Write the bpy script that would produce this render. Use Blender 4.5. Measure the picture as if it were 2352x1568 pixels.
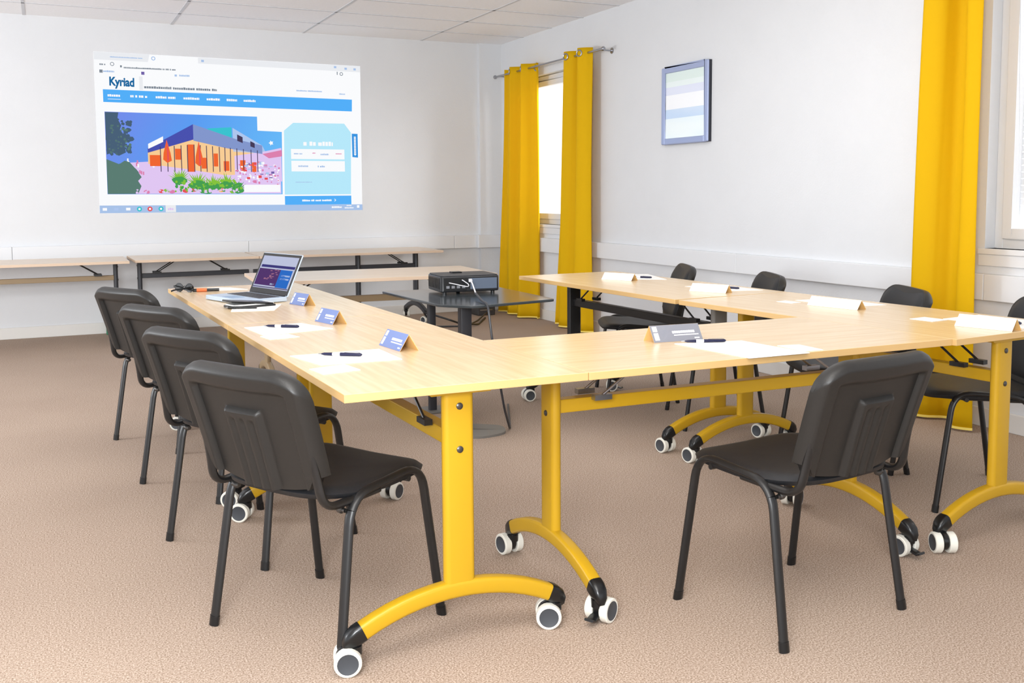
import bpy, bmesh, math, random
from mathutils import Vector, Matrix
random.seed(7)
for o in list(bpy.data.objects): bpy.data.objects.remove(o)
SC = bpy.context.scene
COL = SC.collection
PI = math.pi

# ------------------------------------------------------------------ camera
cd = bpy.data.cameras.new('camera'); cam = bpy.data.objects.new('camera', cd); COL.objects.link(cam)
yaw, pit, rol = 0.44557944, 0.08625057, -0.00685664
F = Vector((math.sin(yaw)*math.cos(pit), math.cos(yaw)*math.cos(pit), -math.sin(pit)))
R0 = Vector((math.cos(yaw), -math.sin(yaw), 0)); U0 = R0.cross(F)
R1 = R0*math.cos(rol) + U0*math.sin(rol); U1 = -R0*math.sin(rol) + U0*math.cos(rol)
cam.matrix_world = Matrix(((R1.x, U1.x, -F.x, -0.64793), (R1.y, U1.y, -F.y, -2.28434), (R1.z, U1.z, -F.z, 1.22851), (0, 0, 0, 1)))
cd.sensor_width = 36; cd.lens = 2249.947*36/2352; cd.shift_y = -(784-639.228)/2352
cd.clip_start = .05
SC.camera = cam

# ------------------------------------------------------------------ light and exposure
vs = SC.view_settings
vs.view_transform = 'Standard'; vs.look = 'None'; vs.gamma = 1; vs.use_curve_mapping = False
vs.exposure = 0.84
w = bpy.data.worlds.new('daylight'); SC.world = w; w.use_nodes = True
bg = w.node_tree.nodes['Background']; bg.inputs[0].default_value = (0.93, 0.96, 1, 1); bg.inputs[1].default_value = 1.0

def area(name, loc, target, sx, sy, power, col=(1, 1, 1), spread=180):
    l = bpy.data.lights.new(name, 'AREA'); l.shape = 'RECTANGLE'; l.size = sx; l.size_y = sy; l.energy = power; l.color = col
    l.spread = math.radians(spread)
    o = bpy.data.objects.new(name, l); COL.objects.link(o); o.location = loc
    o.rotation_euler = (Vector(target)-Vector(loc)).to_track_quat('-Z', 'Y').to_euler()
    return o
# added overhead fill lamps brightening floor and tabletops, daylight outside the two windows
area('overhead_fill', (-0.6, -1.6, 2.70), (-0.6, -1.6, 0), 2.4, 1.6, 34, (1, .95, .86))
area('overhead_fill', (1.5, 1.9, 2.72), (1.5, 1.9, 0), 2.4, 2.0, 19, (.97, .98, 1))
area('window_daylight', (5.4, -.9, 2.4), (3.4, 1.45, 1.2), 1.4, 1.4, 110, (.95, .97, 1))
area('window_daylight', (5.2, 4.3, 2.6), (3.5, 6.25, 1.2), 1.0, 1.0, 75, (.95, .97, 1))
area('ceiling_fill', (-1.2, -2.6, 1.6), (-.6, .6, 2.78), .9, .9, 100, (.95, .98, 1))  # added lamp, aimed up to brighten the ceiling and fill the room
area('left_ceiling_fill', (-3.6, 3.4, 1.2), (-1.0, 4.4, 2.78), .8, .8, 62, (.94, .97, 1))  # another added lamp out of view, lifts the ceiling on the left

# ------------------------------------------------------------------ materials
def lin(c):
    return tuple(((x/255)/12.92 if x/255 <= .04045 else ((x/255+.055)/1.055)**2.4) for x in c)
def mat(name, c, rough=.5, metal=0, noise=0, nscale=20, bump=0, bscale=200, stretch=None, spec=.5, c2=None, coat=0, sheen=0):
    m = bpy.data.materials.new(name); m.use_nodes = True; nt = m.node_tree; b = nt.nodes['Principled BSDF']
    c = lin(c); b.inputs['Base Color'].default_value = (*c, 1)
    b.inputs['Roughness'].default_value = rough; b.inputs['Metallic'].default_value = metal
    b.inputs['Specular IOR Level'].default_value = spec; b.inputs['Coat Weight'].default_value = coat
    tc = nt.nodes.new('ShaderNodeTexCoord'); mp = nt.nodes.new('ShaderNodeMapping')
    nt.links.new(tc.outputs['Object'], mp.inputs[0])
    if stretch: mp.inputs['Scale'].default_value = stretch
    if noise or c2:
        n = nt.nodes.new('ShaderNodeTexNoise'); n.inputs['Scale'].default_value = nscale; n.inputs['Detail'].default_value = 6
        nt.links.new(mp.outputs[0], n.inputs[0])
        mx = nt.nodes.new('ShaderNodeMix'); mx.data_type = 'RGBA'
        d = lin(c2) if c2 else tuple(x*(1-noise) for x in c)
        mx.inputs[6].default_value = (*c, 1); mx.inputs[7].default_value = (*d, 1)
        cr = nt.nodes.new('ShaderNodeMapRange'); cr.inputs[1].default_value = .35; cr.inputs[2].default_value = .65
        nt.links.new(n.outputs[0], cr.inputs[0]); nt.links.new(cr.outputs[0], mx.inputs[0])
        nt.links.new(mx.outputs[2], b.inputs['Base Color'])
    if bump:
        n2 = nt.nodes.new('ShaderNodeTexNoise'); n2.inputs['Scale'].default_value = bscale; n2.inputs['Detail'].default_value = 3
        nt.links.new(tc.outputs['Object'], n2.inputs[0])
        bp = nt.nodes.new('ShaderNodeBump'); bp.inputs['Strength'].default_value = bump; bp.inputs['Distance'].default_value = .004
        nt.links.new(n2.outputs[0], bp.inputs['Height']); nt.links.new(bp.outputs[0], b.inputs['Normal'])
    return m
def emi(name, c, s=1.0):
    m = bpy.data.materials.new(name); m.use_nodes = True; nt = m.node_tree
    nt.nodes.remove(nt.nodes['Principled BSDF']); e = nt.nodes.new('ShaderNodeEmission')
    e.inputs[0].default_value = (*lin(c), 1); e.inputs[1].default_value = s
    nt.links.new(e.outputs[0], nt.nodes['Material Output'].inputs[0]); return m

M = {}
M['wall'] = mat('white_wall_paint', (219, 221, 224), .9, bump=.25, bscale=90, noise=.02, nscale=3)
M['white'] = mat('white_plastic', (222, 224, 227), .45)
M['tile'] = mat('ceiling_tile_white', (246, 246, 248), .95, noise=.03, nscale=60)
M['grid'] = mat('ceiling_grid_paint', (206, 207, 211), .6)
M['skirt'] = mat('skirting_paint', (222, 220, 216), .5)
M['wood'] = mat('light_oak_laminate', (220, 195, 156), .26, c2=(212, 184, 142), nscale=7, stretch=(9, .5, 9), spec=.8)
M['woodx'] = mat('light_oak_laminate_cross', (240, 208, 154), .33, c2=(229, 192, 134), nscale=7, stretch=(9, .5, 9), spec=.8)
M['woodp'] = mat('pale_beech_laminate', (224, 204, 180), .30, c2=(214, 192, 166), nscale=7, stretch=(9, .5, 9), spec=.8)
M['edge'] = mat('oak_edge_band', (204, 168, 112), .5)
M['edgep'] = mat('pale_edge_band', (208, 184, 160), .5)
M['yellow'] = mat('yellow_powder_coat', (186, 146, 26), .35, spec=.4)
M['black'] = mat('black_powder_coat', (24, 24, 25), .38)
M['char'] = mat('charcoal_powder_coat', (46, 48, 54), .4)
M['taupe'] = mat('taupe_powder_coat', (150, 128, 96), .45)
M['greyc'] = mat('grey_powder_coat', (122, 120, 116), .45)
M['plastic'] = mat('black_chair_plastic', (34, 33, 32), .42, bump=.12, bscale=600, spec=.45)
M['vinyl'] = mat('black_seat_vinyl', (30, 31, 34), .5, bump=.2, bscale=500, spec=.4)
M['bplast'] = mat('black_gloss_plastic', (18, 19, 21), .28)
M['tyre'] = mat('white_caster_tyre', (226, 224, 214), .5)
M['hub'] = mat('grey_caster_hub', (62, 66, 72), .5)
M['steel'] = mat('steel', (170, 172, 178), .3, metal=1)
M['bolt'] = mat('dark_bolt_steel', (88, 86, 84), .35, metal=.8)
M['paper'] = mat('white_paper', (236, 235, 232), .7)
M['card'] = mat('card_inner_kraft', (226, 186, 120), .7)
M['blue'] = mat('slate_blue_print', (104, 122, 172), .5)
M['greyp'] = mat('grey_print', (128, 130, 140), .5)
M['ink'] = mat('white_print', (240, 240, 245), .6)
M['navy'] = mat('navy_pen_plastic', (24, 26, 58), .25)
M['glassb'] = mat('dark_glass_top', (58, 64, 68), .16, spec=.7)
M['proj'] = mat('projector_shell', (28, 30, 34), .3)
M['projp'] = mat('projector_panel', (92, 104, 122), .3)
M['silver'] = mat('laptop_silver', (188, 204, 222), .35, metal=.3)
M['orange'] = mat('orange_plastic', (214, 112, 58), .5)
M['green'] = mat('green_plastic', (34, 120, 84), .5)
M['frame'] = mat('picture_frame_silver', (168, 180, 214), .3, metal=.35)
M['fside'] = mat('picture_frame_side', (38, 40, 50), .5)
M['dgrey'] = mat('dark_grey_plastic', (60, 60, 62), .5)
M['lblue'] = mat('pale_blue_steel', (140, 168, 196), .35, metal=.3)
M['cablew'] = mat('white_cable', (214, 214, 218), .4)

# carpet: fine brown and cream speckle
def carpet():
    m = mat('speckled_brown_carpet', (196, 170, 148), 1.0, spec=.1)
    nt = m.node_tree; b = nt.nodes['Principled BSDF']; tc = nt.nodes.new('ShaderNodeTexCoord')
    n = nt.nodes.new('ShaderNodeTexNoise'); n.inputs['Scale'].default_value = 210; n.inputs['Detail'].default_value = 4; n.inputs['Roughness'].default_value = .7
    n2 = nt.nodes.new('ShaderNodeTexNoise'); n2.inputs['Scale'].default_value = 1.1; n2.inputs['Detail'].default_value = 3
    nt.links.new(tc.outputs['Object'], n.inputs[0]); nt.links.new(tc.outputs['Object'], n2.inputs[0])
    cr = nt.nodes.new('ShaderNodeValToRGB'); e = cr.color_ramp.elements
    e[0].position = .36; e[0].color = (*lin((130, 111, 94)), 1); e[1].position = .66; e[1].color = (*lin((212, 196, 183)), 1)
    k = e.new(.5); k.color = (*lin((174, 154, 138)), 1)
    nt.links.new(n.outputs[0], cr.inputs[0])
    mx = nt.nodes.new('ShaderNodeMix'); mx.data_type = 'RGBA'; mx.blend_type = 'MULTIPLY'; mx.inputs[0].default_value = .5
    c2 = nt.nodes.new('ShaderNodeValToRGB'); c2.color_ramp.elements[0].position = .35; c2.color_ramp.elements[0].color = (.86, .84, .84, 1)
    c2.color_ramp.elements[1].position = .65; c2.color_ramp.elements[1].color = (1, 1, 1, 1)
    nt.links.new(n2.outputs[0], c2.inputs[0]); nt.links.new(cr.outputs[0], mx.inputs[6]); nt.links.new(c2.outputs[0], mx.inputs[7])
    nt.links.new(mx.outputs[2], b.inputs['Base Color'])
    bp = nt.nodes.new('ShaderNodeBump'); bp.inputs['Strength'].default_value = .5; bp.inputs['Distance'].default_value = .004
    nt.links.new(n.outputs[0], bp.inputs['Height']); nt.links.new(bp.outputs[0], b.inputs['Normal']); bp.inputs['Strength'].default_value = .25
    return m
M['carpet'] = carpet()

def curtain_mat():
    m = bpy.data.materials.new('yellow_curtain_cloth'); m.use_nodes = True; nt = m.node_tree
    b = nt.nodes['Principled BSDF']; b.inputs['Base Color'].default_value = (*lin((236, 194, 12)), 1); b.inputs['Roughness'].default_value = .75
    b.inputs['Specular IOR Level'].default_value = .2
    t = nt.nodes.new('ShaderNodeBsdfTranslucent'); t.inputs[0].default_value = (*lin((246, 206, 24)), 1)
    mx = nt.nodes.new('ShaderNodeMixShader'); mx.inputs[0].default_value = .32
    tc = nt.nodes.new('ShaderNodeTexCoord'); n = nt.nodes.new('ShaderNodeTexNoise'); n.inputs['Scale'].default_value = 260
    bp = nt.nodes.new('ShaderNodeBump'); bp.inputs['Strength'].default_value = .15; bp.inputs['Distance'].default_value = .002
    nt.links.new(tc.outputs['Object'], n.inputs[0]); nt.links.new(n.outputs[0], bp.inputs['Height']); nt.links.new(bp.outputs[0], b.inputs['Normal'])
    nt.links.new(b.outputs[0], mx.inputs[1]); nt.links.new(t.outputs[0], mx.inputs[2]); nt.links.new(mx.outputs[0], nt.nodes['Material Output'].inputs[0])
    return m
M['curtain'] = curtain_mat()
def glass_mat():
    m = bpy.data.materials.new('window_glass'); m.use_nodes = True; nt = m.node_tree; nt.nodes.remove(nt.nodes['Principled BSDF'])
    t = nt.nodes.new('ShaderNodeBsdfTransparent'); g = nt.nodes.new('ShaderNodeBsdfGlossy'); g.inputs['Roughness'].default_value = .02
    mx = nt.nodes.new('ShaderNodeMixShader'); mx.inputs[0].default_value = .06; nt.links.new(t.outputs[0], mx.inputs[1]); nt.links.new(g.outputs[0], mx.inputs[2])
    nt.links.new(mx.outputs[0], nt.nodes['Material Output'].inputs[0]); return m
M['glass'] = glass_mat()
# projected light colours
PC = {'white': (252, 253, 255), 'grey1': (236, 238, 242), 'blue': (84, 176, 250), 'dblue': (58, 150, 226), 'cyan': (184, 234, 252), 'bar': (170, 196, 234), 'text': (128, 138, 150), 'logo': (28, 104, 160),
      'sky1': (86, 136, 232), 'sky2': (104, 186, 250), 'tree': (74, 98, 122), 'hedge': (92, 126, 116), 'fascia': (74, 82, 176), 'fascia2': (132, 152, 206), 'warm': (250, 206, 150),
      'orange': (242, 104, 52), 'teal': (60, 196, 208), 'paleb': (176, 200, 240), 'path': (226, 200, 244), 'leaf': (134, 196, 62), 'leaf2': (72, 160, 82), 'pink': (222, 130, 176), 'redd': (232, 84, 90), 'purple': (116, 100, 170), 'yel': (246, 206, 70), 'mull': (70, 60, 90), 'gcol': (90, 200, 120)}
for k, c in PC.items(): M['p_'+k] = emi('projected_light_'+k, c, .55)
LC = {'face': (206, 212, 240), 'navy': (70, 66, 134), 'plum': (92, 62, 120), 'glow': (176, 120, 150), 'blue': (52, 118, 214), 'lt': (200, 220, 255), 'bar': (120, 116, 150)}
for k, c in LC.items(): M['l_'+k] = emi('laptop_screen_'+k, c, .46)

# ------------------------------------------------------------------ mesh helpers
class MB:
    def __init__(s): s.v = []; s.f = []; s.mi = []; s.cur = 0
    def add(s, vs_, fs, mi=None):
        o = len(s.v); s.v += [tuple(v) for v in vs_]; s.f += [tuple(i+o for i in f) for f in fs]; s.mi += [s.cur if mi is None else mi]*len(fs); return s
    def box(s, x0, x1, y0, y1, z0, z1, mi=None, T=None):
        v = [(x0, y0, z0), (x1, y0, z0), (x1, y1, z0), (x0, y1, z0), (x0, y0, z1), (x1, y0, z1), (x1, y1, z1), (x0, y1, z1)]
        if T: v = [T @ Vector(p) for p in v]
        return s.add(v, [(0, 3, 2, 1), (4, 5, 6, 7), (0, 1, 5, 4), (1, 2, 6, 5), (2, 3, 7, 6), (3, 0, 4, 7)], mi)
    def prism(s, pts, d0, d1, axis='y', mi=None, T=None):   # outline in the two other axes
        n = len(pts)
        def P(p, d): return {'x': (d, p[0], p[1]), 'y': (p[0], d, p[1]), 'z': (p[0], p[1], d)}[axis]
        v = [P(p, d0) for p in pts] + [P(p, d1) for p in pts]
        if T: v = [T @ Vector(p) for p in v]
        f = [tuple(range(n)), tuple(range(2*n-1, n-1, -1))] + [(i, i+n, (i+1) % n+n, (i+1) % n) for i in range(n)]
        return s.add(v, f, mi)
    def sweep(s, path, sec, up=(0, 0, 1), closed=False, mi=None, scale=None):
        path = [Vector(p) for p in path]; n = len(path); m = len(sec); vs_ = []
        up = Vector(up); prev = None
        for i, p in enumerate(path):
            if closed: t = path[(i+1) % n]-path[i-1]
            else: t = path[min(i+1, n-1)]-path[max(i-1, 0)]
            t.normalize()
            a = up if prev is None else prev
            b = a-t*a.dot(t)
            if b.length < 1e-4: b = Vector((1, 0, 0))-t*t.x
            b.normalize(); prev = b if up.dot(t)**2 > .2 or prev is not None else None
            c = t.cross(b); k = 1 if scale is None else scale[i]
            for q in sec: vs_.append(p+c*q[0]*k+b*q[1]*k)
        f = []
        for i in range(n if closed else n-1):
            j = (i+1) % n
            for a in range(m):
                b = (a+1) % m; f.append((i*m+a, i*m+b, j*m+b, j*m+a))
        if not closed: f += [tuple(range(m-1, -1, -1)), tuple((n-1)*m+a for a in range(m))]
        return s.add(vs_, f, mi)
    def tube(s, path, r, n=10, **k): return s.sweep(path, circ(r, n), **k)
    def cyl(s, a, b, r, n=20, r2=None, mi=None):
        a = Vector(a); b = Vector(b); return s.sweep([a, b], circ(1, n), up=(b-a).orthogonal(), mi=mi, scale=[r, r if r2 is None else r2])
    def lathe(s, prof, c, axis, n=24, mi=None):   # prof: (radius, distance along axis)
        ax = Vector(axis).normalized(); u = ax.orthogonal().normalized(); w_ = ax.cross(u); c = Vector(c); m = len(prof); vs_ = []
        for i in range(n):
            a = 2*PI*i/n; d = u*math.cos(a)+w_*math.sin(a)
            for r, t in prof: vs_.append(c+ax*t+d*r)
        f = []
        for i in range(n):
            j = (i+1) % n
            for a in range(m-1): f.append((i*m+a, j*m+a, j*m+a+1, i*m+a+1))
        return s.add(vs_, f, mi)
    def build(s, name, mats, parent=None, bev=0, smooth=35, solid=0, sub=0):
        me = bpy.data.meshes.new(name); me.from_pydata(s.v, [], s.f)
        if not isinstance(mats, (list, tuple)): mats = [mats]
        for m in mats: me.materials.append(M[m] if isinstance(m, str) else m)
        for p, i in zip(me.polygons, s.mi): p.material_index = i
        bm = bmesh.new(); bm.from_mesh(me); bmesh.ops.remove_doubles(bm, verts=bm.verts, dist=1e-6)
        if not solid: bmesh.ops.recalc_face_normals(bm, faces=bm.faces)
        bm.to_mesh(me); bm.free()
        if smooth:
            for p in me.polygons: p.use_smooth = True
            me.set_sharp_from_angle(angle=math.radians(smooth))
        o = bpy.data.objects.new(name, me); COL.objects.link(o)
        if parent: o.parent = parent
        if solid: md = o.modifiers.new('s', 'SOLIDIFY'); md.thickness = solid
        if sub: md = o.modifiers.new('u', 'SUBSURF'); md.levels = sub; md.render_levels = sub
        if bev: md = o.modifiers.new('b', 'BEVEL'); md.width = bev; md.segments = 2; md.limit_method = 'ANGLE'; md.angle_limit = math.radians(40)
        return o
def circ(r, n=12, ry=None): return [(r*math.cos(2*PI*i/n), (ry or r)*math.sin(2*PI*i/n)) for i in range(n)]
def rrect(w_, h, r, n=4):
    p = []
    for cx, cy, a0 in ((w_/2-r, h/2-r, 0), (-w_/2+r, h/2-r, PI/2), (-w_/2+r, -h/2+r, PI), (w_/2-r, -h/2+r, 1.5*PI)):
        for i in range(n+1): a = a0+PI/2*i/n; p.append((cx+r*math.cos(a), cy+r*math.sin(a)))
    return p
def fillet(pts, r, n=5):
    pts = [Vector(p) for p in pts]; out = [pts[0]]
    for i in range(1, len(pts)-1):
        p = pts[i]; a = (pts[i-1]-p); b = (pts[i+1]-p); k = min(r, a.length*.49, b.length*.49); A = p+a.normalized()*k; B = p+b.normalized()*k
        for j in range(n+1): t = j/n; out.append(A*(1-t)**2+p*2*t*(1-t)+B*t*t)
    out.append(pts[-1]); return out
def tag(o, label, cat, group=None, kind=None):
    o['label'] = label; o['category'] = cat
    if group: o['group'] = group
    if kind: o['kind'] = kind
    return o
def thing(name, loc, rz, label, cat, group=None):
    o = bpy.data.objects.new(name, None); COL.objects.link(o); o.empty_display_size = .1
    o.location = loc; o.rotation_euler = (0, 0, rz); return tag(o, label, cat, group)
def struct(o, label=None, cat=None):
    o['kind'] = 'structure'
    o['label'] = label; o['category'] = cat
    return o
def kids(o): return [c for c in bpy.data.objects if c.parent == o]
def dup(root, loc, rz, label):
    def cp(o, par):
        c = o.copy(); COL.objects.link(c); c.parent = par
        for k in kids(o): cp(k, c)
        return c
    r = cp(root, None); r.location = loc; r.rotation_euler = (0, 0, rz); r['label'] = label; return r

# ------------------------------------------------------------------ room
XR, YB, ZC = 3.75, 7.2, 2.78
struct(MB().box(-6, XR+.2, -7, YB+.2, -.08, 0).build('floor', 'carpet', smooth=0), 'beige brown speckled carpet floor', 'floor')
struct(MB().box(-6, XR+.2, -7, YB+.2, ZC, ZC+.08).build('ceiling', 'tile', smooth=0), 'white suspended tile ceiling', 'ceiling')
g = MB()
for x in [-4.32+1.2*i for i in range(7)]: g.box(x-.012, x+.012, -7, YB, ZC-.004, ZC+.001)
for i in range(24):
    y = 6.62-.6*i; g.box(-6, XR, y-.012, y+.012, ZC-.004, ZC+.001)
struct(g.build('trim_1', 'grid', smooth=0), 'pale metal grid between the ceiling tiles', 'ceiling grid')
bw = MB().box(-6, XR+.2, YB, YB+.2, 0, ZC); bw.box(3.50, XR, YB-.05, YB, 0, ZC)
struct(bw.build('wall_back', 'wall', smooth=0), 'white far wall with boxed corner', 'wall')
# right wall with two openings
W1 = (5.62, 6.60, .93, 2.37); W2 = (-.35, 1.235, .93, 2.42)
rw = MB(); 
ys = [-7, W2[0], W2[1], W1[0], W1[1], YB]
for a, b in ((-7, W2[0]), (W2[1], W1[0]), (W1[1], YB)): rw.box(XR, XR+.2, a, b, 0, ZC)
for wd in (W1, W2): rw.box(XR, XR+.2, wd[0], wd[1], 0, wd[2]); rw.box(XR, XR+.2, wd[0], wd[1], wd[3], ZC)
struct(rw.build('wall_right', 'wall', smooth=0), 'white right wall with two windows', 'wall')
struct(MB().box(-6, 3.50, YB-.018, YB, 0, .10).box(3.482, XR, YB-.068, YB-.05, 0, .10).build('baseboard_back', 'skirt', smooth=0, bev=.004), 'cream skirting board along the far wall', 'baseboard')
struct(MB().box(XR-.018, XR, -7, YB, 0, .10).build('baseboard_right', 'skirt', smooth=0, bev=.004), 'cream skirting board along the right wall', 'baseboard')
t = MB()
for a, b in ((-6, -.9), (-.898, 1.1), (1.102, 3.2), (3.202, 3.50)): t.box(a, b, YB-.045, YB, .665, .80)
t.box(3.455, XR, YB-.095, YB-.05, .665, .80)
struct(t.build('trim_2', 'white', smooth=0, bev=.004), 'white cable trunking along the far wall', 'cable trunking')
t = MB()
for a, b in ((-6, 1.2), (1.202, 3.2), (3.202, 5.2), (5.202, YB-.1)): t.box(XR-.045, XR, a, b, .665, .80)
struct(t.build('trim_3', 'white', smooth=0, bev=.004), 'white cable trunking along the right wall', 'cable trunking')

def window(n, wd, label, blind):
    y0, y1, z0, z1 = wd; X0 = XR+.07
    fr = MB()
    def ring(a0, a1, b0, b1, wi, x0, x1):
        fr.box(x0, x1, a0, a0+wi, b0, b1); fr.box(x0, x1, a1-wi, a1, b0, b1); fr.box(x0, x1, a0+wi, a1-wi, b0, b0+wi); fr.box(x0, x1, a0+wi, a1-wi, b1-wi, b1)
    ring(y0, y1, z0, z1, .05, X0, X0+.07)
    o = fr.build('window_%d' % n, 'white', smooth=0, bev=.004); struct(o, label, 'window')
    fr = MB(); ring(y0+.05, y1-.05, z0+.05, z1-.05, .055, X0-.012, X0+.05); fr.build('sash', 'white', o, smooth=0, bev=.004)
    MB().box(X0+.02, X0+.026, y0+.105, y1-.105, z0+.105, z1-.105).build('pane', 'glass', o, smooth=0)
    s = MB().box(XR-.02, X0, y0-.03, y1+.03, z0-.03, z0); s.box(XR-.012, XR, y0-.03, y1+.03, z0-.09, z0-.03)
    s.build('window_sill', 'white', o, smooth=0, bev=.004)
    h = MB(); h.box(X0-.03, X0-.012, y0+.065, y0+.085, (z0+z1)/2-.03, (z0+z1)/2+.03).tube([(X0-.03, y0+.075, (z0+z1)/2), (X0-.055, y0+.075, (z0+z1)/2), (X0-.055, y0+.075, (z0+z1)/2-.12)], .007)
    h.build('window_handle', 'white', o)
    if blind:
        b = MB(); z = z0+.19
        while z < z1-.06: b.box(X0+.085, X0+.0863, y0+.05, y1-.05, z, z+.03, T=None); z += .034
        m = mat('outdoor_blind_white', (240, 240, 240), .7)
        b.build('blind', m, o, smooth=0)
    return o
window(1, W1, 'narrow white framed window between the two far yellow curtains', False)
window(2, W2, 'white framed window with slatted blind at the right edge', True)

# ------------------------------------------------------------------ curtains
def curtain(y0t, y1t, y0b, y1b, x, zt, zb, folds, amp, ph, label, rings, flare=1.0, xb=0):
    n, m = 110, 30; mb = MB(); v = []
    for j in range(m+1):
        t = j/m; z = zt+(zb-zt)*t; a = y0t+(y0b-y0t)*t**flare; b = y1t+(y1b-y1t)*t**flare
        for i in range(n+1):
            u = i/n; s_ = math.sin(2*PI*folds*u+ph+.35*math.sin(3*t+u*4))
            s_ = math.copysign(abs(s_)**.8, s_)
            k = amp*(1+.35*t*math.sin(5*u+1))
            v.append((x+xb*t+k*s_, a+(b-a)*u+.012*math.cos(4*PI*folds*u+ph), z))
    f = [(j*(n+1)+i, j*(n+1)+i+1, (j+1)*(n+1)+i+1, (j+1)*(n+1)+i) for j in range(m) for i in range(n)]
    mb.add(v, f)
    root = thing('curtain', (0, 0, 0), 0, label, 'curtain', None)
    mb.build('cloth', 'curtain', root, smooth=180, solid=.0025)
    # stitched hem
    h = MB(); L = v[-(n+1):]
    h.sweep([(p[0], p[1], p[2]+.006) for p in L], [(-.0035, -.006), (.0035, -.006), (.0035, .006), (-.0035, .006)])
    h.build('hem', 'hem', root)
    for u in rings:
        i = int(u*n); p = Vector(v[i]); q = Vector(v[min(i+1, n)]); d = (q-p).normalized(); nrm = Vector((-d.y, d.x, 0))
        c = Vector((p.x, p.y, zt-.045)); r = MB(); ax = nrm; e1 = d; e2 = Vector((0, 0, 1))
        path = [c+(e1*math.cos(a)+e2*math.sin(a))*.026 for a in [2*PI*k/20 for k in range(20)]]
        r.sweep(path, circ(.0065, 8), up=ax, closed=True); r.build('grommet', 'steel', root)
    return root
M['hem'] = mat('pale_yellow_hem', (250, 224, 110), .7)
XC = 3.62; ZR = 2.425
curtain(6.14, 6.76, 6.16, 6.90, XC, ZR+.045, .012, 2.5, .062, .4, 'leftmost yellow eyelet curtain, beside the far corner of the room', (.1, .3, .5, .7, .9))
curtain(5.10, 5.58, 5.10, 5.78, XC, ZR+.045, .012, 2.0, .062, 2.6, 'yellow eyelet curtain hanging between the far window and the framed picture', (.12, .37, .62, .87))
curtain(1.165, 1.54, 1.14, 1.62, XC, ZR+.045, .012, 1.5, .066, 3.6, 'tall yellow curtain at the right, beside the near window', (.16, .5, .84), flare=.8)
def rod(y0, y1, label, ends):
    r = thing('curtain_rod', (0, 0, 0), 0, label, 'curtain rod')
    MB().cyl((XC, y0, ZR), (XC, y1, ZR), .010, 14).build('pole', 'steel', r)
    for y in ends: MB().lathe([(0, -.02), (.012, -.018), (.019, -.008), (.019, .008), (.012, .018), (0, .02)], (XC, y, ZR), (0, 1, 0)).build('finial', 'steel', r)
    for y in (y0+.07, y1-.07):
        MB().cyl((XC, y, ZR), (XR-.001, y, ZR), .007, 10).cyl((XR-.006, y, ZR), (XR-.0005, y, ZR), .025, 16).build('bracket', 'steel', r)
rod(4.86, 7.02, 'steel curtain rod over the far window', (4.86, 7.02))
rod(-.6, 1.72, 'steel curtain rod over the near right window', (1.72,))

# ------------------------------------------------------------------ picture
p = thing('picture_frame', (XR, 3.85, 1.89), 0, 'silver framed glazed picture on the right wall', 'picture')
fr = MB(); a, b, wi, dp = .295, .292, .045, .035
for y0, y1, z0, z1 in ((-a, -a+wi, -b, b), (a-wi, a, -b, b), (-a+wi, a-wi, -b, -b+wi), (-a+wi, a-wi, b-wi, b)): fr.box(-dp, -.012, y0, y1, z0, z1)
fr.build('moulding', 'frame', p, smooth=0, bev=.006)
MB().box(-.024, 0, -a-.001, a+.001, -b-.001, b+.001).build('backing', 'fside', p, smooth=0)
pr = MB(); pr.box(-.0255, -.0245, -a+wi, a-wi, -b+wi, b-wi)
def picmat():
    m = mat('pale_striped_print', (236, 246, 246), .08, spec=.8); nt = m.node_tree; bs = nt.nodes['Principled BSDF']
    tc = nt.nodes.new('ShaderNodeTexCoord'); sp = nt.nodes.new('ShaderNodeSeparateXYZ'); nt.links.new(tc.outputs['Object'], sp.inputs[0])
    mr = nt.nodes.new('ShaderNodeMapRange'); mr.inputs[1].default_value = -b+wi; mr.inputs[2].default_value = b-wi; nt.links.new(sp.outputs[2], mr.inputs[0])
    cr = nt.nodes.new('ShaderNodeValToRGB'); cr.color_ramp.interpolation = 'CONSTANT'; e = cr.color_ramp.elements
    e[0].position = 0; e[0].color = (*lin((240, 250, 252)), 1); e[1].position = .30; e[1].color = (*lin((206, 224, 246)), 1)
    for q, c in ((.44, (246, 249, 253)), (.66, (222, 228, 246)), (.78, (232, 244, 244)), (.86, (222, 238, 234))): k = e.new(q); k.color = (*lin(c), 1)
    nt.links.new(mr.outputs[0], cr.inputs[0]); nt.links.new(cr.outputs[0], bs.inputs['Base Color']); return m
pr.build('print', picmat(), p, smooth=0)

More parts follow.
